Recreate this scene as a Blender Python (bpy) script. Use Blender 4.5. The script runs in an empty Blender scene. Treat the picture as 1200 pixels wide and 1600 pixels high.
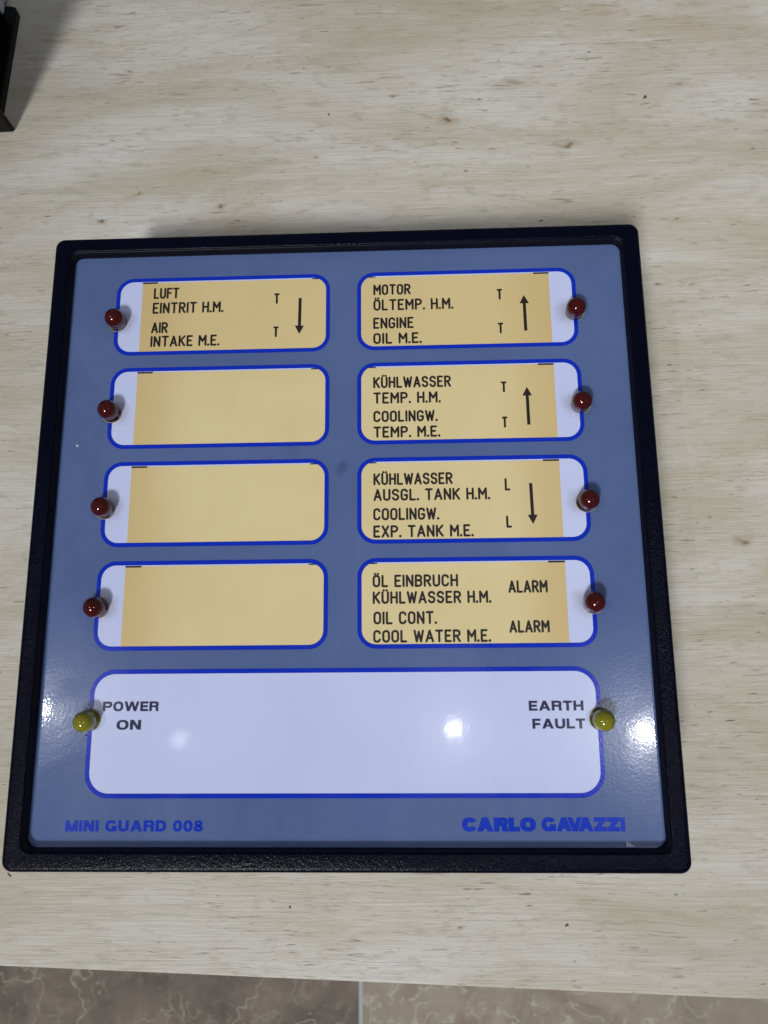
import bpy, bmesh, math, random
from mathutils import Vector, Matrix

random.seed(7)
MM = 0.001
scene = bpy.context.scene
C = scene.collection

# ------------------------------------------------------------------ camera
cam_d = bpy.data.cameras.new("camera")
cam = bpy.data.objects.new("camera", cam_d)
C.objects.link(cam)
R_ = Vector((0.99930722, -0.00793043, -0.03636196))
U_ = Vector((0.01474231, 0.9814603, 0.19109774))
B_ = Vector((0.03417233, -0.19150141, 0.98089727))
cam.matrix_world = Matrix(((R_.x, U_.x, B_.x, 0.02007315),
                           (R_.y, U_.y, B_.y, -0.03755084),
                           (R_.z, U_.z, B_.z, 0.21058601),
                           (0, 0, 0, 1)))
cam_d.sensor_fit = 'VERTICAL'
cam_d.sensor_height = 36.0
cam_d.lens = 1110 / 1600 * 36.0
cam_d.clip_start = 0.01
cam_d.clip_end = 100
cam_d.dof.use_dof = True
cam_d.dof.focus_distance = 0.222
cam_d.dof.aperture_fstop = 32
scene.camera = cam

# ------------------------------------------------------------------ light
world = bpy.data.worlds.new("World")
scene.world = world
world.use_nodes = True
bg = world.node_tree.nodes["Background"]
bg.inputs[0].default_value = (0.93, 0.96, 1.0, 1)
bg.inputs[1].default_value = 0.16

def area(name, loc, target, power, size, col=(1, 1, 1), shape='DISK', size_y=None):
    d = bpy.data.lights.new(name, 'AREA')
    d.shape = shape
    d.size = size
    if size_y:
        d.size_y = size_y
    d.energy = power
    d.color = col
    o = bpy.data.objects.new(name, d)
    o.location = loc
    o.rotation_euler = (Vector(target) - Vector(loc)).to_track_quat('-Z', 'Y').to_euler()
    C.objects.link(o)
    return o

ks = bpy.data.lights.new("ceiling_key", 'SPOT')     # narrow-beam ceiling fitting in front of the table
ks.energy = 252
ks.spot_size = math.radians(15)
ks.spot_blend = 1.0
ks.shadow_soft_size = 0.33
ks.color = (1.0, 0.99, 0.975)
ko = bpy.data.objects.new("ceiling_key", ks)
ko.location = (-0.66, -1.64, 2.2)
ko.rotation_euler = (Vector((0.12, 0.08, -0.04)) - ko.location).to_track_quat('-Z', 'Y').to_euler()
C.objects.link(ko)
for dx, dy, pw, sz in ((0.149, -0.271, 0.75, 0.034), (0.716, -0.282, 3.0, 0.05), (-1.123, -0.209, 2.4, 0.045), (-0.682, -0.296, 0.12, 0.03)):
    area("ceiling_spot", (dx, dy, 2.0), (dx * 0.4, dy * 0.4, 0), pw, sz, (0.95, 0.97, 1.0))

area("added_fill", (-0.78, -1.66, 2.3), (0.05, -0.2, -0.2), 24, 0.36, (1.0, 0.985, 0.96))  # added unseen fill light that brightens the floor and table

scene.view_settings.view_transform = 'Standard'
scene.view_settings.look = 'None'
scene.view_settings.exposure = 0.0
scene.view_settings.gamma = 1.0
scene.view_settings.use_curve_mapping = False

# ------------------------------------------------------------------ helpers
def srgb(r, g, b):
    def f(c):
        c /= 255
        return c / 12.92 if c <= 0.04045 else ((c + 0.055) / 1.055) ** 2.4
    return (f(r), f(g), f(b), 1)

class Mat:
    """small wrapper for node materials"""
    def __init__(self, name, col=(0.5, 0.5, 0.5, 1), rough=0.5, spec=0.5, **kw):
        self.m = bpy.data.materials.new(name)
        self.m.use_nodes = True
        self.nt = self.m.node_tree
        self.b = self.nt.nodes["Principled BSDF"]
        self.set("Base Color", col)
        self.set("Roughness", rough)
        self.set("Specular IOR Level", spec)
        for k, v in kw.items():
            self.set(k.replace("_", " "), v)
        self._co = None
    def set(self, k, v):
        self.b.inputs[k].default_value = v
    def link(self, a, b):
        self.nt.links.new(a, b)
    def n(self, t, **kw):
        nd = self.nt.nodes.new(t)
        for k, v in kw.items():
            setattr(nd, k, v)
        return nd
    def co(self):
        if not self._co:
            self._co = self.n("ShaderNodeTexCoord").outputs["Object"]
        return self._co
    def mapped(self, scale=(1, 1, 1), loc=(0, 0, 0), rot=(0, 0, 0)):
        mp = self.n("ShaderNodeMapping")
        mp.inputs["Scale"].default_value = scale
        mp.inputs["Location"].default_value = loc
        mp.inputs["Rotation"].default_value = rot
        self.link(self.co(), mp.inputs[0])
        return mp.outputs[0]
    def noise(self, vec, scale, detail=4, rough=0.5, dist=0.0):
        t = self.n("ShaderNodeTexNoise")
        t.inputs["Scale"].default_value = scale
        t.inputs["Detail"].default_value = detail
        t.inputs["Roughness"].default_value = rough
        t.inputs["Distortion"].default_value = dist
        self.link(vec, t.inputs["Vector"])
        return t.outputs["Fac"]
    def voro(self, vec, scale, feature='F1', rnd=1.0):
        t = self.n("ShaderNodeTexVoronoi")
        t.feature = feature
        t.inputs["Scale"].default_value = scale
        t.inputs["Randomness"].default_value = rnd
        self.link(vec, t.inputs["Vector"])
        return t
    def ramp(self, fac, stops, interp='LINEAR'):
        r = self.n("ShaderNodeValToRGB")
        e = r.color_ramp.elements
        r.color_ramp.interpolation = interp
        while len(e) < len(stops):
            e.new(0.5)
        for i, (p, c) in enumerate(stops):
            e[i].position = p
            e[i].color = c if len(c) == 4 else (*c, 1)
        self.link(fac, r.inputs[0])
        return r.outputs[0]
    def step(self, fac, a, b):
        """smooth 0..1 mask between a and b (a may exceed b)"""
        mr = self.n("ShaderNodeMapRange")
        mr.interpolation_type = 'SMOOTHSTEP'
        lo, hi = min(a, b), max(a, b)
        mr.inputs[1].default_value = lo
        mr.inputs[2].default_value = hi
        mr.inputs[3].default_value = 0.0 if a <= b else 1.0
        mr.inputs[4].default_value = 1.0 if a <= b else 0.0
        self.link(fac, mr.inputs[0])
        return mr.outputs[0]
    def math(self, op, a, b=None):
        m = self.n("ShaderNodeMath")
        m.operation = op
        for i, v in enumerate((a, b)):
            if v is None:
                continue
            if isinstance(v, (int, float)):
                m.inputs[i].default_value = v
            else:
                self.link(v, m.inputs[i])
        return m.outputs[0]
    def mix(self, fac, a, b, blend='MIX'):
        m = self.n("ShaderNodeMix")
        m.data_type = 'RGBA'
        m.blend_type = blend
        for sock, v in ((m.inputs[0], fac), (m.inputs[6], a), (m.inputs[7], b)):
            if isinstance(v, (int, float)):
                sock.default_value = v
            elif isinstance(v, tuple):
                sock.default_value = v if len(v) == 4 else (*v, 1)
            else:
                self.link(v, sock)
        return m.outputs[2]
    def spot(self, x, y, rx, ry, wob=None):
        """soft elliptical mark at x,y (metres, object space): 1 in the middle, 0 outside"""
        mp = self.n("ShaderNodeMapping")
        mp.inputs["Location"].default_value = (-x / rx, -y / ry, 0)
        mp.inputs["Scale"].default_value = (1 / rx, 1 / ry, 0)
        self.link(wob if wob is not None else self.co(), mp.inputs[0])
        ln = self.n("ShaderNodeVectorMath", operation='LENGTH')
        self.link(mp.outputs[0], ln.inputs[0])
        return ln.outputs["Value"]
    def warp(self, scale, amt):
        """object coordinates shaken by noise"""
        t = self.n("ShaderNodeTexNoise")
        t.inputs["Scale"].default_value = scale
        t.inputs["Detail"].default_value = 3
        self.link(self.co(), t.inputs["Vector"])
        s = self.n("ShaderNodeVectorMath", operation='SUBTRACT')
        self.link(t.outputs["Color"], s.inputs[0])
        s.inputs[1].default_value = (0.5, 0.5, 0.5)
        k = self.n("ShaderNodeVectorMath", operation='SCALE')
        self.link(s.outputs[0], k.inputs[0])
        k.inputs["Scale"].default_value = amt
        a = self.n("ShaderNodeVectorMath", operation='ADD')
        self.link(self.co(), a.inputs[0])
        self.link(k.outputs[0], a.inputs[1])
        return a.outputs[0]
    def col(self, out):
        self.link(out, self.b.inputs["Base Color"])
    def rough(self, out):
        self.link(out, self.b.inputs["Roughness"])
    def bump(self, h, strength=0.2, dist=0.0005):
        bp = self.n("ShaderNodeBump")
        bp.inputs["Strength"].default_value = strength
        bp.inputs["Distance"].default_value = dist
        self.link(h, bp.inputs["Height"])
        self.link(bp.outputs[0], self.b.inputs["Normal"])
        return bp

def link_bm(name, bm, mat, parent=None, smooth=False):
    me = bpy.data.meshes.new(name)
    bm.normal_update()
    bm.to_mesh(me)
    bm.free()
    if mat is not None:
        me.materials.append(mat.m if isinstance(mat, Mat) else mat)
    if smooth:
        for p in me.polygons:
            p.use_smooth = True
    o = bpy.data.objects.new(name, me)
    C.objects.link(o)
    if parent:
        o.parent = parent
    return o

def thing(name, label, cat, loc=(0, 0, 0), group=None):
    o = bpy.data.objects.new(name, None)
    o.empty_display_size = 0.02
    o.location = loc
    C.objects.link(o)
    o['label'] = label
    o['category'] = cat
    if group:
        o['group'] = group
    return o

def rrect(x0, y0, x1, y1, r, seg=10):
    """rounded rectangle outline, counter-clockwise, same point count for any r"""
    pts = []
    r = max(r, 1e-4)
    for cx, cy, a0 in ((x1 - r, y1 - r, 0), (x0 + r, y1 - r, 90), (x0 + r, y0 + r, 180), (x1 - r, y0 + r, 270)):
        for k in range(seg + 1):
            a = math.radians(a0 + 90 * k / seg)
            pts.append((cx + r * math.cos(a), cy + r * math.sin(a)))
    return pts

def loops_mesh(loops, cap_first=False, cap_last=False):
    """loops: list of (points2d in mm, z in mm) bridged in order"""
    bm = bmesh.new()
    rings = [[bm.verts.new((x * MM, y * MM, z * MM)) for x, y in pts] for pts, z in loops]
    n = len(rings[0])
    for a, b in zip(rings, rings[1:]):
        for i in range(n):
            j = (i + 1) % n
            bm.faces.new((a[i], a[j], b[j], b[i]))
    if cap_first:
        bm.faces.new(list(reversed(rings[0])))
    if cap_last:
        bm.faces.new(rings[-1])
    return bm

def lathe(profile, seg=40):
    bm = bmesh.new()
    rings = []
    for r, z in profile:
        if r < 1e-6:
            rings.append([bm.verts.new((0, 0, z * MM))])
        else:
            rings.append([bm.verts.new((r * MM * math.cos(2 * math.pi * k / seg), r * MM * math.sin(2 * math.pi * k / seg), z * MM)) for k in range(seg)])
    for a, b in zip(rings, rings[1:]):
        for k in range(seg):
            j = (k + 1) % seg
            if len(b) == 1:
                bm.faces.new((a[k], a[j], b[0]))
            elif len(a) == 1:
                bm.faces.new((a[0], b[j], b[k]))
            else:
                bm.faces.new((a[k], a[j], b[j], b[k]))
    return bm

def clip_poly(pts, axis, lim, keep_above):
    out = []
    for i in range(len(pts)):
        p, q = pts[i], pts[(i + 1) % len(pts)]
        ip = p[axis] >= lim if keep_above else p[axis] <= lim
        iq = q[axis] >= lim if keep_above else q[axis] <= lim
        if ip:
            out.append(p)
        if ip != iq:
            t = (lim - p[axis]) / (q[axis] - p[axis])
            out.append((p[0] + t * (q[0] - p[0]), p[1] + t * (q[1] - p[1])))
    return out

class Ink:
    """flat printed shapes in mm; successive overlapping pieces sit microns apart"""
    def __init__(self, z):
        self.bm = bmesh.new()
        self.z = z
        self.i = 0
    def poly(self, pts):
        area2 = sum(pts[k][0] * pts[(k + 1) % len(pts)][1] - pts[(k + 1) % len(pts)][0] * pts[k][1] for k in range(len(pts)))
        if abs(area2) < 1e-7:
            return
        if area2 < 0:
            pts = pts[::-1]
        z = self.z + 0.0022 * (self.i % 9)
        self.i += 1
        self.bm.faces.new([self.bm.verts.new((x * MM, y * MM, z * MM)) for x, y in pts])
    def ribbon(self, pts, w, closed=False):
        """round-ended stroke as ONE outline per open polyline piece"""
        h = w / 2
        n = len(pts)
        segs = range(n if closed else n - 1)
        for k in segs:
            (x0, y0), (x1, y1) = pts[k], pts[(k + 1) % n]
            L = math.hypot(x1 - x0, y1 - y0)
            if L < 1e-6:
                continue
            a = math.atan2(y1 - y0, x1 - x0)
            out = []
            for t in range(7):
                b = a - math.pi / 2 + math.pi * t / 6
                out.append((x1 + h * math.cos(b), y1 + h * math.sin(b)))
            for t in range(7):
                b = a + math.pi / 2 + math.pi * t / 6
                out.append((x0 + h * math.cos(b), y0 + h * math.sin(b)))
            self.poly(out)
    def dot(self, x, y, r):
        self.poly([(x + r * math.cos(t * math.pi / 6), y + r * math.sin(t * math.pi / 6)) for t in range(12)])

# ---- engraved single-stroke capitals (unit height)
def arc(cx, cy, rx, ry, a0, a1, n=8):
    return [(cx + rx * math.cos(math.radians(a0 + (a1 - a0) * k / n)), cy + ry * math.sin(math.radians(a0 + (a1 - a0) * k / n))) for k in range(n + 1)]
_O = lambda w: arc(w / 2, 0.76, w / 2, 0.24, 0, 180) + arc(w / 2, 0.24, w / 2, 0.24, 180, 360) + [(w, 0.76)]
W = 0.44
STROKES = {
    'A': (0.50, [[(0, 0), (0.25, 1), (0.50, 0)], [(0.08, 0.30), (0.42, 0.30)]]),
    'B': (W, [[(0, 0), (0, 1), (0.24, 1)] + arc(0.24, 0.77, 0.19, 0.23, 90, -90) + arc(0.24, 0.27, 0.20, 0.27, 90, -90) + [(0, 0)], [(0, 0.54), (0.24, 0.54)]]),
    'C': (W, [arc(W / 2, 0.76, W / 2, 0.24, 10, 180) + arc(W / 2, 0.24, W / 2, 0.24, 180, 350)]),
    'D': (W, [[(0, 0), (0, 1), (0.2, 1)] + arc(0.2, 0.74, 0.24, 0.26, 90, 0) + arc(0.2, 0.26, 0.24, 0.26, 0, -90) + [(0, 0)]]),
    'E': (0.38, [[(0.38, 1), (0, 1), (0, 0), (0.38, 0)], [(0, 0.52), (0.30, 0.52)]]),
    'F': (0.36, [[(0.38, 1), (0, 1), (0, 0)], [(0, 0.52), (0.30, 0.52)]]),
    'G': (W, [arc(W / 2, 0.76, W / 2, 0.24, 10, 180) + arc(W / 2, 0.24, W / 2, 0.24, 180, 360) + [(W, 0.45), (0.26, 0.45)]]),
    'H': (W, [[(0, 0), (0, 1)], [(W, 0), (W, 1)], [(0, 0.52), (W, 0.52)]]),
    'I': (0.0, [[(0, 0), (0, 1)]]),
    'K': (W, [[(0, 0), (0, 1)], [(W, 1), (0, 0.42)], [(0.13, 0.56), (W, 0)]]),
    'L': (0.36, [[(0, 1), (0, 0), (0.36, 0)]]),
    'M': (0.54, [[(0, 0), (0, 1), (0.27, 0.42), (0.54, 1), (0.54, 0)]]),
    'N': (W, [[(0, 0), (0, 1), (W, 0), (W, 1)]]),
    'O': (W, [_O(W)]),
    'P': (W, [[(0, 0), (0, 1), (0.22, 1)] + arc(0.22, 0.74, 0.22, 0.26, 90, -90) + [(0, 0.48)]]),
    'R': (W, [[(0, 0), (0, 1), (0.22, 1)] + arc(0.22, 0.75, 0.22, 0.25, 90, -90) + [(0, 0.50)], [(0.2, 0.50), (W, 0)]]),
    'S': (W, [arc(W / 2, 0.76, W / 2, 0.24, 15, 250) + arc(W / 2, 0.26, W / 2, 0.26, 80, -165)]),
    'T': (0.46, [[(0, 1), (0.46, 1)], [(0.23, 1), (0.23, 0)]]),
    'U': (W, [[(0, 1)] + arc(W / 2, 0.24, W / 2, 0.24, 180, 360) + [(W, 1)]]),
    'W': (0.66, [[(0, 1), (0.165, 0), (0.33, 0.9), (0.495, 0), (0.66, 1)]]),
    'X': (W, [[(0, 0), (W, 1)], [(0, 1), (W, 0)]]),
    '.': (0.0, []),
}
def engraved(ink, text, x0, x1, base, h, sw=0.66, jit=0.0):
    """stroke text between x0 and x1 (mm), base line and full height incl. stroke"""
    ch = h - sw
    gap = 0.27
    pos, x = [], 0.0
    for c in text:
        if c == ' ':
            x += 0.40
            continue
        b = {'Ö': 'O', 'Ü': 'U'}.get(c, c)
        w = STROKES[b][0]
        if c == '.':
            x -= 0.03
        pos.append((c, b, x))
        x += w + gap
    total = x - gap
    sx = (x1 - x0 - sw) / (total * ch) if total > 0.1 else 1.0
    for c, b, px in pos:
        X = lambda u: x0 + sw / 2 + (px + u) * ch * sx
        Y = lambda v: base + sw / 2 + v * ch
        for s in STROKES[b][1]:
            ink.ribbon([(X(u), Y(v)) for u, v in s], sw)
        if c == '.':
            ink.dot(X(0), Y(0.02), sw * 0.62)
        if c in 'ÖÜ':
            ink.dot(X(0.10), Y(1.20), sw * 0.56)
            ink.dot(X(0.34), Y(1.20), sw * 0.56)
def arrow(ink, xt, yt, xb, yb, head_w=3.0, head_l=2.9, sw=1.0):
    """from tail (xb,yb) to tip (xt,yt)"""
    dx, dy = xt - xb, yt - yb
    L = math.hypot(dx, dy)
    ux, uy = dx / L, dy / L
    px, py = -uy, ux
    nx, ny = xt - ux * head_l, yt - uy * head_l
    ink.poly([(xb + px * sw / 2, yb + py * sw / 2), (xb - px * sw / 2, yb - py * sw / 2), (nx - px * sw / 2, ny - py * sw / 2), (nx + px * sw / 2, ny + py * sw / 2)])
    ink.poly([(xt, yt), (nx + px * head_w / 2, ny + py * head_w / 2), (nx - px * head_w / 2, ny - py * head_w / 2)])

# ---- heavy extended capitals made of filled pieces (unit height)
def ring(cx, cy, rx, ry, tx, ty, a0=0, a1=360, n=28, p=2.35):
    def pt(a, X, Y):
        c, s = math.cos(math.radians(a)), math.sin(math.radians(a))
        return (cx + X * math.copysign(abs(c) ** (2 / p), c), cy + Y * math.copysign(abs(s) ** (2 / p), s))
    out = []
    for k in range(n):
        a, b = a0 + (a1 - a0) * k / n, a0 + (a1 - a0) * (k + 1) / n
        out.append([pt(a, rx, ry), pt(b, rx, ry), pt(b, rx - tx, ry - ty), pt(a, rx - tx, ry - ty)])
    return out
def box(x0, y0, x1, y1):
    return [(x0, y0), (x1, y0), (x1, y1), (x0, y1)]
def slant(xb, xt, t, y0=0, y1=1):
    return [(xb, y0), (xb + t, y0), (xt + t, y1), (xt, y1)]
def heavy_glyph(c, w, tv, th):
    if c == 'E': return w * .86, [box(0, 0, tv, 1), box(0, 0, w * .86, th), box(0, .5 - th / 2, w * .8, .5 + th / 2), box(0, 1 - th, w * .86, 1)]
    if c == 'F': return w * .82, [box(0, 0, tv, 1), box(0, .46 - th / 2, w * .76, .46 + th / 2), box(0, 1 - th, w * .82, 1)]
    if c == 'L': return w * .80, [box(0, 0, tv, 1), box(0, 0, w * .80, th)]
    if c == 'T': return w * .90, [box(w * .45 - tv / 2, 0, w * .45 + tv / 2, 1), box(0, 1 - th, w * .90, 1)]
    if c == 'H': return w, [box(0, 0, tv, 1), box(w - tv, 0, w, 1), box(0, .5 - th / 2, w, .5 + th / 2)]
    if c == 'I': return tv, [box(0, 0, tv, 1)]
    if c in 'PR':
        lo = .36 if c == 'P' else .40
        cy, ry, rx = (1 + lo) / 2, (1 - lo) / 2, w * .38
        g = [box(0, 0, tv, 1), box(0, 1 - th, w - rx, 1), box(0, lo, w - rx, lo + th * .9)] + ring(w - rx, cy, rx, ry, min(tv, rx * .8), min(th, ry * .75), -90, 90, 14)
        if c == 'R': g.append(slant(w - tv * 1.0, w - tv * 1.25, tv * 1.02, 0, lo + .1))
        return w, g
    if c == 'O': return w * 1.1, ring(w * .55, .5, w * .55, .51, tv, th)
    if c == '0': return w * .86, ring(w * .43, .5, w * .43, .51, tv * .95, th)
    if c == '8': return w * .86, ring(w * .43, .74, w * .38, .26, tv * .8, th * .8, n=20) + ring(w * .43, .28, w * .43, .285, tv * .9, th * .9, n=20)
    if c == 'D': return w * 1.02, [box(0, 0, tv, 1), box(0, 0, w * .5, th), box(0, 1 - th, w * .5, 1)] + ring(w * .5, .5, w * .52, .5, tv, th, -90, 90, 16)
    if c == 'U': return w, [box(0, .38, tv, 1), box(w - tv, .38, w, 1)] + ring(w / 2, .40, w / 2, .41, tv, th, 180, 360, 16)
    if c == 'C': return w * 1.02, ring(w * .53, .5, w * .53, .51, tv, th, 24, 336)
    if c == 'G': return w * 1.1, ring(w * .55, .5, w * .55, .51, tv, th, 30, 345) + [box(w * .60, .5 - th * .95, w * 1.1, .5), box(w * 1.1 - tv * .75, 0.02, w * 1.1, .5)]
    if c == 'N': return w, [box(0, 0, tv, 1), box(w - tv, 0, w, 1), slant(w - tv * 1.15, 0, tv * 1.15)]
    if c == 'M': return w * 1.18, [box(0, 0, tv, 1), box(w * 1.18 - tv, 0, w * 1.18, 1), slant(w * .59 - tv / 2, 0, tv), slant(w * .59 - tv / 2, w * 1.18 - tv, tv)]
    if c == 'A': return w * 1.15, [slant(0, w * .575 - tv * .55, tv * 1.1), slant(w * 1.15 - tv * 1.1, w * .575 - tv * .55, tv * 1.1), box(w * .28, .20, w * .87, .20 + th * .85)]
    if c == 'V': return w * 1.15, [slant(w * .575 - tv * .55, 0, tv * 1.1), slant(w * .575 - tv * .55, w * 1.15 - tv * 1.1, tv * 1.1)]
    if c == 'W':
        k = w * 1.6
        return k, [slant(k * .27 - tv / 2, 0, tv), slant(k * .27 - tv / 2, k * .5 - tv / 2, tv), slant(k * .73 - tv / 2, k * .5 - tv / 2, tv), slant(k * .73 - tv / 2, k - tv, tv)]
    if c == 'Z': return w * .98, [box(0, 0, w * .98, th), box(0, 1 - th, w * .98, 1), slant(0, w * .98 - tv * 1.25, tv * 1.25, th * .5, 1 - th * .5)]
    raise KeyError(c)
def heavy(ink, text, x0, x1, base, h, tv=.27, th=.2, w=1.0, gap=.1, space=.45):
    items, x = [], 0.0
    for i, c in enumerate(text):
        if c == ' ':
            x += space
            continue
        gw, polys = heavy_glyph(c, w, tv, th)
        prev = text[i - 1] if i else ''
        if prev + c in ('AV', 'VA'):          # tucked pairs
            x -= w * .575 - tv * .62
        items.append((x, polys))
        x += gw + gap
    sx = (x1 - x0) / ((x - gap) * h)
    for px, polys in items:
        for p in polys:
            ink.poly([(x0 + (px + u) * h * sx, base + v * h) for u, v in p])

# ------------------------------------------------------------------ materials
T = 45.0     # mm from bezel face down to table

# white-washed wood laminate of the table (object space origin = under the instrument)
tm = Mat("whitewashed_wood", rough=0.5, spec=0.35)
wv = tm.warp(9, 0.006)
def wmap(scale):
    mp = tm.n("ShaderNodeMapping")
    mp.inputs["Scale"].default_value = scale
    mp.inputs["Rotation"].default_value = (0, 0, math.radians(2.0))
    tm.link(wv, mp.inputs[0])
    return mp.outputs[0]
blot = tm.noise(wmap((7, 24, 1)), 1.0, 6, 0.6, 0.7)
base = tm.ramp(blot, [(0.28, srgb(182, 174, 153)), (0.42, srgb(196, 190, 175)), (0.54, srgb(207, 204, 197)), (0.70, srgb(220, 219, 216))])
grain = tm.noise(wmap((38, 1150, 1)), 1.0, 6, 0.66, 0.4)
c1 = tm.mix(tm.math('MULTIPLY', tm.step(grain, 0.56, 0.30), 0.36), base, srgb(176, 166, 146))
band = tm.noise(wmap((12, 190, 7)), 1.0, 5, 0.6, 0.6)
c1 = tm.mix(tm.math('MULTIPLY', tm.step(band, 0.50, 0.30), 0.22), c1, srgb(170, 162, 144))
c1 = tm.mix(tm.math('MULTIPLY', tm.step(tm.noise(wmap((42, 620, 3)), 1.0, 5, 0.62), 0.55, 0.74), 0.5), c1, srgb(222, 222, 218))
olive = tm.noise(wmap((9, 26, 1)), 1.0, 5, 0.65, 0.4)
c1 = tm.mix(tm.math('MULTIPLY', tm.step(olive, 0.52, 0.70), 0.6), c1, srgb(184, 175, 146))
pink = tm.noise(wmap((7, 19, 5)), 1.3, 4, 0.6, 0.4)
c1 = tm.mix(tm.math('MULTIPLY', tm.step(pink, 0.58, 0.75), 0.28), c1, srgb(192, 172, 154))
mott = tm.noise(wmap((110, 300, 2)), 1.0, 5, 0.7)
c1 = tm.mix(tm.math('MULTIPLY', tm.step(mott, 0.50, 0.30), 0.42), c1, srgb(168, 156, 132))
# short dark fissures in some zones
fis = tm.noise(wmap((95, 1300, 1)), 1.0, 3, 0.5, 1.1)
zone = tm.noise(wmap((14, 40, 9)), 1.0, 3, 0.5)
fm = tm.math('MULTIPLY', tm.step(fis, 0.40, 0.31), tm.step(zone, 0.40, 0.60))
c1 = tm.mix(tm.math('MULTIPLY', fm, 0.7), c1, srgb(132, 121, 102))
fis2 = tm.noise(wmap((150, 1000, 4)), 1.0, 2, 0.5, 0.6)
zone2 = tm.noise(wmap((30, 60, 3)), 1.0, 2, 0.5)
c1 = tm.mix(tm.math('MULTIPLY', tm.math('MULTIPLY', tm.step(fis2, 0.33, 0.25), tm.step(zone2, 0.43, 0.53)), 0.75), c1, srgb(104, 94, 80))
# specks
sp = tm.voro(wmap((55, 80, 1)), 1.0)
spk = tm.math('MULTIPLY', tm.step(sp.outputs["Distance"], 0.075, 0.04), tm.step(tm.noise(wmap((20, 20, 1)), 1.0, 1), 0.66, 0.70))
c1 = tm.mix(tm.math('MULTIPLY', spk, 0.8), c1, srgb(70, 62, 52))
# knots where the board has them
kw = tm.warp(160, 0.006)
for kx, ky, krx, kry, kc, ks in ((39.0, 175.6, 9, 4.5, (138, 108, 62), .9), (86.3, 162.6, 11, 3.6, (132, 104, 62), .8),
                                 (133.7, 189.0, 8, 5, (150, 128, 98), .6), (-102.0, 133.4, 4.2, 1.8, (112, 78, 48), .95),
                                 (-88.2, 145.1, 4, 1.6, (140, 116, 76), .7), (-53.8, 139.3, 4.5, 2.6, (116, 92, 46), .9),
                                 (139.2, -0.1, 7, 4, (136, 110, 66), .75), (-96, 204.5, 5, 1.8, (120, 104, 76), .7),
                                 (35.3, -126.7, 3.2, 1.8, (110, 90, 62), .8), (-26.2, -118.6, 4, 1.2, (128, 112, 90), .6),
                                 (16, 187.5, 5, 2.0, (142, 118, 80), .8), (66, 192, 22, 5, (165, 148, 108), .55),
                                 (-15, 160, 3, 2.5, (130, 112, 76), .6)):
    d = tm.spot(kx * MM, ky * MM, krx * .75 * MM, kry * .75 * MM, kw)
    c1 = tm.mix(tm.math('MULTIPLY', tm.step(d, 1.0, 0.0), ks * 0.55), c1, srgb(*kc))
    c1 = tm.mix(tm.math('MULTIPLY', tm.step(d, 0.40, 0.05), ks * .8), c1, srgb(*[int(v * .78) for v in kc]))
for kx, ky, kr in ((-10, 179, .75), (-22, 203, .6), (98, 205, .45), (118, 183, .7), (75, 128, .6), (-117, -111, .6), (60, 203, .45), (-21, -121, .5), (70, -126, .8), (110, 130, .5)):
    d = tm.spot(kx * MM, ky * MM, kr * MM, kr * MM * .8, kw)
    c1 = tm.mix(tm.math('MULTIPLY', tm.step(d, 1.1, 0.7), 0.9), c1, srgb(48, 42, 36))
tm.col(c1)
tm.rough(tm.ramp(blot, [(0.3, (.42,) * 3), (0.7, (.58,) * 3)]))
tm.bump(tm.math('ADD', grain, tm.math('MULTIPLY', fis, 0.6)), 0.5, 0.0004)

# marble tiles
def marble(name, dark, mid, light, vein, vscale, vamt, seed, lo=.5, crackle=.75):
    m = Mat(name, rough=0.6, spec=0.2)
    w = m.warp(9, 0.05)
    mp = m.n("ShaderNodeMapping")
    mp.inputs["Location"].default_value = (seed, seed * .7, 0)
    m.link(w, mp.inputs[0])
    v = mp.outputs[0]
    cl = m.noise(v, 9, 6, 0.6, 0.8)
    c = m.ramp(cl, [(0.34, dark), (0.5, mid), (0.66, light)])
    def vein_mask(sc, wdt, lo, hi, dist):
        q = m.noise(v, sc, 4, 0.55, dist)
        r = m.step(m.math('ABSOLUTE', m.math('SUBTRACT', q, 0.5)), wdt, 0.0)
        return m.math('MULTIPLY', r, m.step(m.noise(v, sc * .9, 3), lo, hi))
    c = m.mix(m.math('MULTIPLY', vein_mask(vscale, .011, lo, lo + .12, .15), vamt), c, vein)
    c = m.mix(m.math('MULTIPLY', vein_mask(vscale * 4, .05, .50, .62, .3), vamt * crackle), c, vein)
    c = m.mix(m.math('MULTIPLY', m.step(m.noise(v, 60, 4, .65), .5, .75), .25), c, vein)
    rust = m.math('MULTIPLY', m.step(m.noise(v, 11, 5, .65, .5), 0.56, 0.70), 0.38)
    c = m.mix(rust, c, srgb(170, 138, 116))
    m.col(c)
    return m
marble_dark = marble("brown_marble", srgb(132, 121, 112), srgb(152, 140, 130), srgb(176, 162, 148), srgb(216, 206, 190), 9, .75, 3.1, .42, .5)
marble_pale = marble("beige_marble", srgb(186, 174, 155), srgb(208, 196, 175), srgb(224, 213, 193), srgb(248, 242, 226), 9, .8, 11.7, .46, .95)
marble_mid = marble("taupe_marble", srgb(104, 97, 90), srgb(124, 116, 106), srgb(142, 133, 122), srgb(196, 188, 174), 10, .8, 23.3)
grout = Mat("grout", srgb(236, 240, 250), 0.8)

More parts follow.
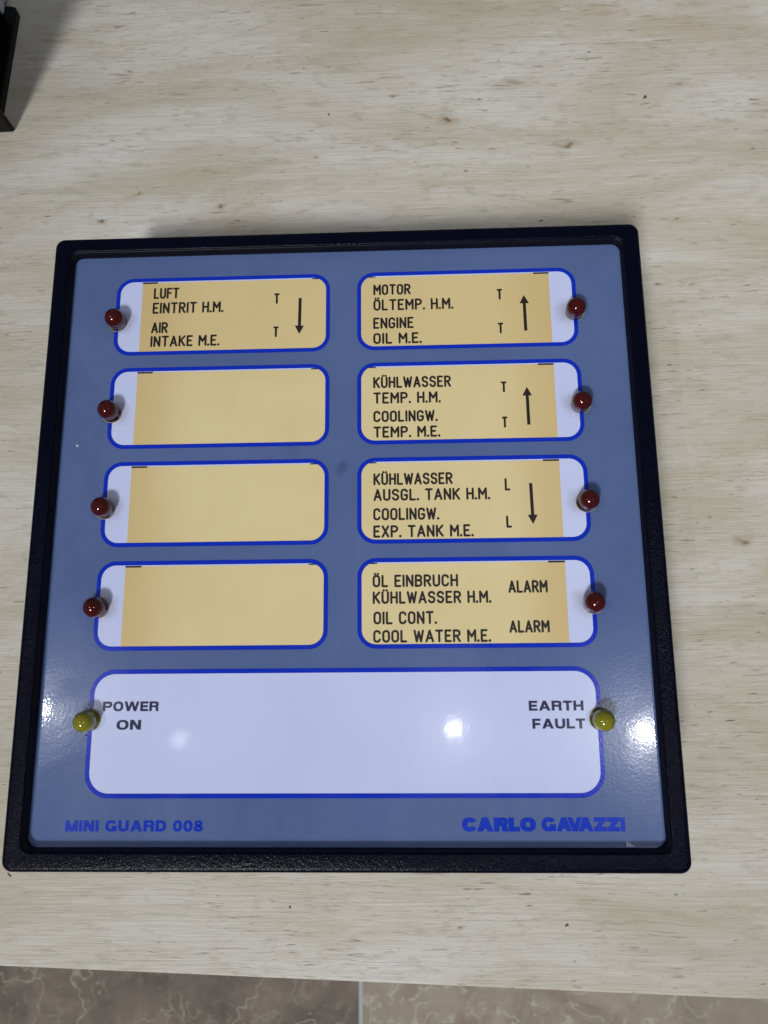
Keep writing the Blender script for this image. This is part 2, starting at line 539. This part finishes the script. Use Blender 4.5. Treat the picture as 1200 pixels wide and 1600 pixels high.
# instrument
bez = Mat("black_grained_plastic", (0.0012, 0.0019, 0.009, 1), 0.2, 0.10)
g1 = bez.noise(bez.mapped((1, 1, 1)), 1500, 3, 0.6)
g2 = bez.noise(bez.mapped((1, 1, 1), rot=(0, 0, 0.6)), 620, 2, 0.6, 0.5)
bez.bump(bez.math('ADD', g1, bez.math('MULTIPLY', g2, 0.8)), 0.36, 0.0004)
bez.rough(bez.ramp(bez.noise(bez.co(), 30, 4), [(0.35, (.16,) * 3), (0.65, (.24,) * 3)]))
wall_m = Mat("black_smooth_plastic", srgb(9, 10, 22), 0.38, 0.22)
hous = Mat("black_housing_plastic", srgb(18, 18, 22), 0.5, 0.4)

def film(name, col, rough=0.15):
    """printed glossy film: slight orange peel, wiped smears and a few dust specks"""
    m = Mat(name, col, rough, 0.32)
    peel = m.noise(m.co(), 1250, 1, 0.5)
    broad = m.noise(m.co(), 120, 2, 0.5)
    bp = m.bump(m.math('ADD', peel, m.math('MULTIPLY', broad, 1.5)), 0.065, 0.0002)
    m.set("Coat Weight", 0.22)
    m.set("Coat Roughness", 0.05)
    cb = m.n("ShaderNodeBump")
    cb.inputs["Strength"].default_value = 0.03
    cb.inputs["Distance"].default_value = 0.0002
    m.link(peel, cb.inputs["Height"])
    m.link(cb.outputs[0], m.b.inputs["Coat Normal"])
    sm = m.noise(m.mapped((1, 0.5, 1), rot=(0, 0, .5)), 42, 5, 0.65, 1.2)
    m.rough(m.ramp(sm, [(0.32, (rough * .75,) * 3), (0.68, (rough * 1.7,) * 3)]))
    return m
def dusty(m, col, amount=1.0):
    d = m.voro(m.mapped((85, 85, 85)), 1.0)
    sel = m.step(m.noise(m.mapped((60, 60, 60)), 1.0, 1), 0.71, 0.74)
    k = m.math('MULTIPLY', m.math('MULTIPLY', m.step(d.outputs["Distance"], 0.055, 0.03), sel), amount)
    return m.mix(k, col, srgb(225, 228, 235))
plate_m = film("slate_blue_film", srgb(92, 110, 163))
pv = plate_m.noise(plate_m.mapped((1, 1, 1)), 26, 4, 0.6, 0.6)
pc = plate_m.ramp(pv, [(0.3, srgb(80, 99, 145)), (0.7, srgb(90, 109, 157))])
pwp = plate_m.warp(220, 0.004)
d = plate_m.spot(-0.0003, 0.0182, 0.0022, 0.0032, pwp)
pc = plate_m.mix(plate_m.math('MULTIPLY', plate_m.step(d, 1.2, 0.2), 0.45), pc, srgb(50, 62, 100))
def lamp_surround(m, c, tone, amt):  # soft darker ellipse mixed into the colour around each red lamp
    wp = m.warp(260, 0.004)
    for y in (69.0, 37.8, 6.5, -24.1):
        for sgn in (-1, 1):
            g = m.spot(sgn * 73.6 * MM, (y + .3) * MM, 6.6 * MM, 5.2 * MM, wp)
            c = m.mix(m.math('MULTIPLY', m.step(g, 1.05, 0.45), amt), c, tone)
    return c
pc = lamp_surround(plate_m, pc, srgb(62, 72, 104), .35)
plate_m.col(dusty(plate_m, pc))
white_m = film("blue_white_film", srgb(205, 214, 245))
white_m.col(dusty(white_m, lamp_surround(white_m, white_m.ramp(white_m.noise(white_m.co(), 20, 3), [(0.3, srgb(196, 206, 246)), (0.7, srgb(203, 212, 249))]), srgb(158, 152, 160), .4), .4))
line_m = film("royal_blue_print", srgb(4, 44, 186))
blue_text_m = film("dull_blue_print", srgb(8, 52, 186))
black_text_m = film("blue_black_print", srgb(44, 46, 78))
ink_m = Mat("engraved_black", srgb(34, 28, 27), 0.45, 0.4)
tick_m = Mat("black_tick", srgb(22, 22, 34), 0.4)
card_m = film("aged_yellow_card", srgb(214, 196, 140))
sx = card_m.n("ShaderNodeSeparateXYZ")
card_m.link(card_m.warp(60, 0.008), sx.inputs[0])
ax = card_m.math('ABSOLUTE', sx.outputs[0])
cy = card_m.noise(card_m.mapped((1, 1, 1)), 28, 5, 0.6, 0.5)
cc = card_m.ramp(cy, [(0.3, srgb(220, 203, 153)), (0.7, srgb(226, 210, 163))])
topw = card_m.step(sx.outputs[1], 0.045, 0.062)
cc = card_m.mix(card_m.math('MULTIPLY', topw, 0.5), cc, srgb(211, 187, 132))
cc = card_m.mix(card_m.math('MULTIPLY', card_m.step(ax, 0.046, 0.068), 0.62), cc, srgb(202, 175, 120))
fox = card_m.voro(card_m.mapped((75, 75, 75)), 1.0)
fk = card_m.math('MULTIPLY', card_m.step(fox.outputs["Distance"], 0.05, 0.025), card_m.step(card_m.noise(card_m.mapped((45, 45, 45)), 1.0, 1), 0.60, 0.64))
cc = card_m.mix(card_m.math('MULTIPLY', fk, 0.7), cc, srgb(110, 82, 40))
card_m.col(cc)

red_m = Mat("dark_red_lens", (0.070, 0.0008, 0.001, 1), 0.06, 0.3, IOR=1.5)
red_m.set("Coat Weight", 0.3)
red_m.set("Coat Roughness", 0.015)
red_m.set("Transmission Weight", 0.3)
red_m.set("Subsurface Radius", (0.003, 0.0006, 0.0006))
red_m.set("Subsurface Scale", 0.6)
yel_m = Mat("olive_yellow_lens", (0.30, 0.29, 0.010, 1), 0.12, 0.35, IOR=1.5)
yel_m.set("Coat Weight", 0.5)
yel_m.set("Coat Roughness", 0.015)
yel_m.set("Subsurface Weight", 0.3)
yel_m.set("Transmission Weight", 0.35)
yel_m.set("Subsurface Radius", (0.004, 0.0035, 0.0008))
yel_m.set("Subsurface Scale", 0.6)
collar_m = Mat("cream_collar", srgb(150, 141, 122), 0.5)
chip_m = Mat("chipped_edge", srgb(196, 204, 220), 0.5)

# ------------------------------------------------------------------ setting: floor and table
FZ = -0.795
bm = bmesh.new()
bmesh.ops.create_grid(bm, x_segments=1, y_segments=1, size=2.6)
for v in bm.verts:
    v.co.z = FZ - 0.0012
floor = link_bm("floor", bm, grout)
floor['kind'] = 'structure'
TS, G = 0.466, 0.0052
me_f = bmesh.new()
JX = [-2.4, -1.92, -1.45, -0.98, -0.5300, -0.0498, 0.56, 1.03, 1.5, 1.97, 2.4]
for ix in range(-5, 5):
    for iy in range(-5, 5):
        x0 = JX[ix + 5] + G / 2
        y0 = -0.62 + iy * TS + G / 2
        x1, y1 = JX[ix + 6] - G / 2, y0 + TS - G
        f = me_f.faces.new([me_f.verts.new(p) for p in ((x0, y0, FZ), (x1, y0, FZ), (x1, y1, FZ), (x0, y1, FZ))])
        if ix == -1: f.material_index = 0
        elif ix == 0: f.material_index = 1
        else: f.material_index = (ix * 7 + iy * 5) % 3
tiles = link_bm("floor_tiles", me_f, marble_dark)
tiles.data.materials.append(marble_pale.m)
tiles.data.materials.append(marble_mid.m)
tiles['kind'] = 'structure'

# table slab: front edge slightly turned, small rounded arris
ang = math.atan2(-147.6 + 139.5, 132.0 + 117.6)
ex = Vector((math.cos(ang), math.sin(ang)))
ey = Vector((-ex.y, ex.x))
p0 = Vector((9.9, -143.7)) * MM
def tp(a, b):
    q = p0 + ex * a + ey * b
    return (q.x / MM, q.y / MM)
def slab(ins):
    return [tp(-1.0 + ins, ins), tp(1.0 - ins, ins), tp(1.0 - ins, 0.85 - ins), tp(-1.0 + ins, 0.85 - ins)]
bm = loops_mesh([(slab(0), -T - 26), (slab(0), -T - 0.8), (slab(0.0003), -T - 0.25), (slab(0.0009), -T)], True, True)
table = link_bm("table_top", bm, tm)
table['kind'] = 'structure'

# ------------------------------------------------------------------ the alarm annunciator
dev = thing("alarm_annunciator", "square slate blue alarm panel with black bezel and yellow legend windows, lying on wood table", "alarm panel", (0, 0, -T * MM))
def part(name, bm, mat, parent=dev, smooth=False, label=None):
    o = link_bm(name, bm, mat, parent, smooth)
    if parent is dev:
        o.location = (0, 0, T * MM)     # parts are drawn in bezel-face coordinates
    if label:
        o['label'] = label
    return o

HX, HY = 96.0, 97.9
def ol(ins, r):
    return rrect(-HX + ins, -HY + ins, HX - ins, HY - ins, r)
IX, IT, IB = 90.7, 92.8, -92.4
def il(ins, r):
    return rrect(-IX + ins, IB + ins, IX - ins, IT - ins, r)
bm = loops_mesh([(ol(1.6, 2.2), -9.5), (ol(0.4, 3.0), -9.2), (ol(0, 3.2), -8.4), (ol(0, 3.2), -1.5), (ol(0.12, 3.1), -0.8), (ol(0.45, 2.9), -0.3), (ol(1.0, 2.6), -0.03), (ol(1.5, 2.4), 0.0),
                 (il(-0.7, 3.4), 0.0), (il(-0.35, 3.2), -0.05), (il(-0.1, 3.0), -0.25), (il(0.0, 3.0), -0.6)])
part("bezel", bm, bez, smooth=True)
bm = loops_mesh([(il(0.0, 3.0), -0.6), (il(0.15, 3.0), -0.7), (il(0.5, 2.8), -3.56)])
part("bezel_lip", bm, wall_m, smooth=True)
bm = loops_mesh([(rrect(-91.5, -93.4, 91.5, 93.4, 2), -T), (rrect(-91.5, -93.4, 91.5, 93.4, 2), -4.2)], True, True)
part("housing", bm, hous)

ZP = -3.5
bm = loops_mesh([(rrect(-90.6, -92.3, 90.6, 92.7, 1.5), ZP - .5), (rrect(-90.6, -92.3, 90.6, 92.7, 1.5), ZP)], False, True)
part("front_plate", bm, plate_m)

def flat(pts, z):
    bm = bmesh.new()
    bm.faces.new([bm.verts.new((x * MM, y * MM, z * MM)) for x, y in pts])
    return bm
def frame(outer, inner, z):
    bm = bmesh.new()
    a = [bm.verts.new((x * MM, y * MM, z * MM)) for x, y in outer]
    b = [bm.verts.new((x * MM, y * MM, z * MM)) for x, y in inner]
    n = len(a)
    for i in range(n):
        j = (i + 1) % n
        bm.faces.new((a[i], a[j], b[j], b[i]))
    return bm

BW = 1.3
def window(x0, y0, x1, y1, r, label):
    pane = part("legend_window", flat(rrect(x0 + BW * .5, y0 + BW * .5, x1 - BW * .5, y1 - BW * .5, r - BW * .5), ZP + .03), white_m, label=label)
    part("border", frame(rrect(x0, y0, x1, y1, r), rrect(x0 + BW, y0 + BW, x1 - BW, y1 - BW, r - BW), ZP + .09), line_m, pane)
    return pane

ROWS = ((84.5, 57.3), (53.0, 25.8), (21.5, -5.6), (-10.0, -37.0))
ENG = {   # text, x0, x1, base line, height in mm
    ('L', 0): [("LUFT", -63.0, -54.5, 77.04, 3.9), ("EINTRIT H.M.", -63.1, -39.6, 71.75, 3.95), ("AIR", -63.2, -57.7, 64.86, 3.9), ("INTAKE M.E.", -63.2, -40.5, 60.1, 3.85), ("T", -22.9, -21.1, 74.25, 3.75), ("T", -22.95, -21.2, 62.56, 3.72)],
    ('R', 0): [("MOTOR", 9.7, 21.9, 76.39, 3.8), ("ÖLTEMP. H.M.", 9.7, 35.6, 70.94, 3.95), ("ENGINE", 9.6, 22.7, 64.61, 3.9), ("OIL M.E.", 9.6, 25.2, 59.36, 3.8), ("T", 49.8, 51.6, 73.8, 3.75), ("T", 49.7, 51.5, 62.04, 3.7)],
    ('R', 1): [("KÜHLWASSER", 9.5, 34.2, 44.32, 3.85), ("TEMP. H.M.", 9.5, 30.8, 39.15, 3.8), ("COOLINGW.", 9.5, 29.7, 33.06, 3.75), ("TEMP. M.E.", 9.5, 30.4, 27.95, 3.7), ("T", 49.9, 51.7, 42.11, 3.65), ("T", 49.8, 51.5, 30.52, 3.6)],
    ('R', 2): [("KÜHLWASSER", 9.4, 33.9, 12.68, 3.8), ("AUSGL. TANK H.M.", 9.4, 45.2, 7.68, 3.8), ("COOLINGW.", 9.3, 29.5, 1.6, 3.85), ("EXP. TANK M.E.", 9.3, 39.8, -3.74, 3.8), ("L", 49.8, 51.5, 10.36, 3.9), ("L", 49.8, 51.5, -1.22, 3.8)],
    ('R', 3): [("ÖL EINBRUCH", 9.0, 34.7, -18.86, 3.75), ("KÜHLWASSER H.M.", 9.0, 44.4, -23.84, 3.75), ("OIL CONT.", 9.2, 28.1, -29.92, 3.85), ("COOL WATER M.E.", 9.1, 43.9, -35.28, 3.75), ("ALARM", 49.6, 61.3, -20.96, 3.75), ("ALARM", 49.4, 61.3, -32.7, 3.65)],
}
ARR = {('L', 0): (-14.45, 63.5, -14.3, 76.1), ('R', 0): (58.5, 75.2, 58.6, 62.8), ('R', 1): (58.0, 43.8, 58.1, 31.35), ('R', 2): (57.95, -0.2, 57.75, 12.6)}
WLAB = {
    ('L', 0): "yellow legend window reading LUFT EINTRIT H.M. / AIR INTAKE M.E.",
    ('R', 0): "yellow legend window reading MOTOR ÖLTEMP. H.M. / ENGINE OIL M.E.",
    ('R', 1): "yellow legend window reading KÜHLWASSER TEMP. H.M. / COOLINGW. TEMP. M.E.",
    ('R', 2): "yellow legend window reading KÜHLWASSER AUSGL. TANK H.M. / COOLINGW. EXP. TANK M.E.",
    ('R', 3): "yellow legend window reading ÖL EINBRUCH KÜHLWASSER H.M. / OIL CONT. COOL WATER M.E.",
    ('L', 1): "blank yellow legend window", ('L', 2): "blank yellow legend window", ('L', 3): "blank yellow legend window"}
TILT = {('L', 0): .006, ('L', 1): .004, ('L', 2): .0, ('L', 3): -.001, ('R', 0): .003, ('R', 1): .004, ('R', 2): .003, ('R', 3): .002}
for side in 'LR':
    for row, (yt, yb) in enumerate(ROWS):
        k = (side, row)
        x0, x1 = (-75.4, -4.5) if side == 'L' else (4.4, 75.3)
        pane = window(x0, yb, x1, yt, 5.6, WLAB[k])
        # card slid in behind the film: stops short of the lamp end, a hair low
        inner = rrect(x0 + BW - .02, yb + BW - .02, x1 - BW + .02, yt - BW + .02, 4.3)
        cut = 66.85
        pts = clip_poly(inner, 0, -cut if side == 'L' else cut, side == 'L')
        top = yt - BW - .38
        pts = clip_poly(pts, 1, top, False)
        part("legend_card", flat(pts, ZP + .05), card_m, pane)
        lo, hi = (-cut, -10.4) if side == 'L' else (cut, 10.4)
        s = 1 if side == 'L' else -1
        for rect in (box(min(lo, lo + 5.0 * s), top - .30, max(lo, lo + 5.0 * s), top + .24),
                     box(min(hi, hi + 2.3 * s), top - .12, max(hi, hi + 2.3 * s), top + .26)):
            tk = Ink(ZP + .07)
            tk.poly(rect)
            part("tick_mark", tk.bm, tick_m, pane)
        if k in ENG:
            ink = Ink(ZP + .10)
            for t, a, b, base_y, h in ENG[k]:
                if t in ('T', 'L', 'ALARM'):
                    side_ink = Ink(ZP + .10)
                    engraved(side_ink, t, a, b, base_y, h)
                    part("side_lettering", side_ink.bm, ink_m, pane)
                else:
                    engraved(ink, t, a, b, base_y, h)
            part("lettering", ink.bm, ink_m, pane)
            if k in ARR:
                ink = Ink(ZP + .10)
                arrow(ink, *ARR[k])
                part("arrow", ink.bm, ink_m, pane)

big = window(-75.1, -78.8, 74.8, -42.5, 7.2, "wide white window reading POWER ON and EARTH FAULT")
for rows in ((("POWER", -71.0, -54.35, -54.5), ("ON", -66.6, -59.3, -59.75)), (("EARTH", 54.1, 69.8, -54.95), ("FAULT", 54.9, 70.0, -59.95))):
    ink = Ink(ZP + .10)
    for t, a, b, y in rows:
        heavy(ink, t, a, b, y, 2.75, tv=.28, th=.215, gap=.13)
    part("lettering", ink.bm, black_text_m, big)
ink = Ink(ZP + .04)
heavy(ink, "MINI GUARD 008", -79.7, -39.8, -87.75, 3.0, tv=.31, th=.24, gap=.12, space=.5)
part("model_lettering", ink.bm, blue_text_m)
ink = Ink(ZP + .04)
heavy(ink, "CARLO", 33.9, 54.6, -87.7, 3.7, tv=.47, th=.32, w=1.2, gap=.02)
heavy(ink, "GAVAZZI", 56.2, 79.4, -87.65, 3.7, tv=.42, th=.32, w=1.18, gap=.045)
part("maker_lettering", ink.bm, blue_text_m)
ink = Ink(ZP + .05)
ink.poly([(-75.6, -61.6), (-74.0, -61.2), (-73.8, -60.8), (-75.2, -61.0), (-75.9, -61.1)])
part("scuff_mark", ink.bm, tick_m)
bm = bmesh.new()
v = [bm.verts.new((x * MM, y * MM, z * MM)) for x, y, z in ((79.2, -91.35, ZP + .02), (82.0, -91.4, ZP + .02), (79.4, -90.2, ZP + .03), (79.0, -91.4, ZP + .9), (81.6, -91.5, ZP + .7))]
for f in ((0, 1, 2), (0, 3, 2), (1, 4, 2), (3, 4, 2)):
    bm.faces.new([v[i] for i in f])
part("chipped_flake", bm, chip_m)

# indicator lamps: collar in the plate, clear domed lens
def lamp(x, y, mat, label, lean):
    lens = [(0, -1.0), (3.05, -1.0), (3.05, 3.3)]
    for k in range(1, 13):
        a = math.radians(90 * k / 12)
        lens.append((3.05 * math.cos(a) if k < 12 else 0, 3.3 + 2.9 * math.sin(a)))
    o = part("indicator_lamp", lathe(lens), mat, smooth=True, label=label)
    o.location = (x * MM, y * MM, (T + ZP) * MM)
    o.rotation_euler = lean
    c = link_bm("collar", lathe([(3.32, -.3), (3.32, .02), (3.28, .09), (3.15, .09), (3.08, .03)]), collar_m, o, True)
    return o
for i, y in enumerate((69.0, 37.8, 6.5, -24.1)):
    for sgn in (-1, 1):
        lamp(sgn * 74.4, y, red_m, "dark red lamp", (random.uniform(-.06, .06), random.uniform(-.06, .06), random.uniform(0, 6)))
lamp(-74.7, -57.0, yel_m, "olive yellow lamp beside POWER ON", (.04, -.08, 0))
lamp(74.5, -57.3, yel_m, "olive yellow lamp beside EARTH FAULT", (.03, .05, 0))

# ------------------------------------------------------------------ the black housing cut by the left edge
h2 = thing("meter_housing", "black plastic housing with flared front flange and pale grey rear, cut off by left edge", "meter housing", (-0.20, 0.205, -T * MM))
blk = Mat("black_moulded_plastic", srgb(9, 9, 11), 0.35, 0.2)
blk.bump(blk.noise(blk.co(), 900, 3), 0.25, 0.0002)
HH = 92.0
def outl(ins):
    x0, x1, y0, y1 = -70.0, 55.0, -22.0, 31.5
    return [(x0 + ins, y0 + ins), (x1 - 3 - ins, y0 + ins), (x1 - 2.4 - ins, y0 + 3), (x1 - ins, y1 - 3 - ins), (x1 - .8 - ins, y1 - .8 - ins), (x1 - 3 - ins, y1 - ins), (x0 + ins, y1 - ins)]
part("base_strip", loops_mesh([(outl(0), 0), (outl(0), 2.6), (outl(.5), 3.0)], True, True), blk, h2)
def block(y0, y1, ins=0.0):
    return rrect(-70 + ins, y0 + ins, 49.6 - ins, y1 - ins, 1.2)
part("body", loops_mesh([(block(-20, 26.8), 3.1), (block(-20, 26.8), HH - 1), (block(-20, 26.8, .8), HH)], True, True), blk, h2)
fl = [(-74, -29.0), (57.0, -28.4), (58.0, -27.4), (57.4, -26.2), (52.4, -22.6), (-74, -22.6)]
part("flange", loops_mesh([(fl, 0.3), (fl, HH + 5)], True, True), blk, h2)
pale = Mat("pale_grey_sleeve", srgb(196, 206, 212), 0.5)
cover = part("back_cover", loops_mesh([(block(27.0, 66), 3.1), (block(27.0, 66), HH - 1), (block(27.0, 66, .8), HH)], True, True), pale, h2)
bm = bmesh.new()
for yc, zc in ((32.2, 5.4), (32.0, 3.6)):
    vs = [bm.verts.new((49.75 * MM, (yc + .35 * math.cos(k * math.pi / 6)) * MM, (zc + .75 * math.sin(k * math.pi / 6)) * MM)) for k in range(12)]
    bm.faces.new(vs)
part("printed_mark", bm, tick_m, cover)
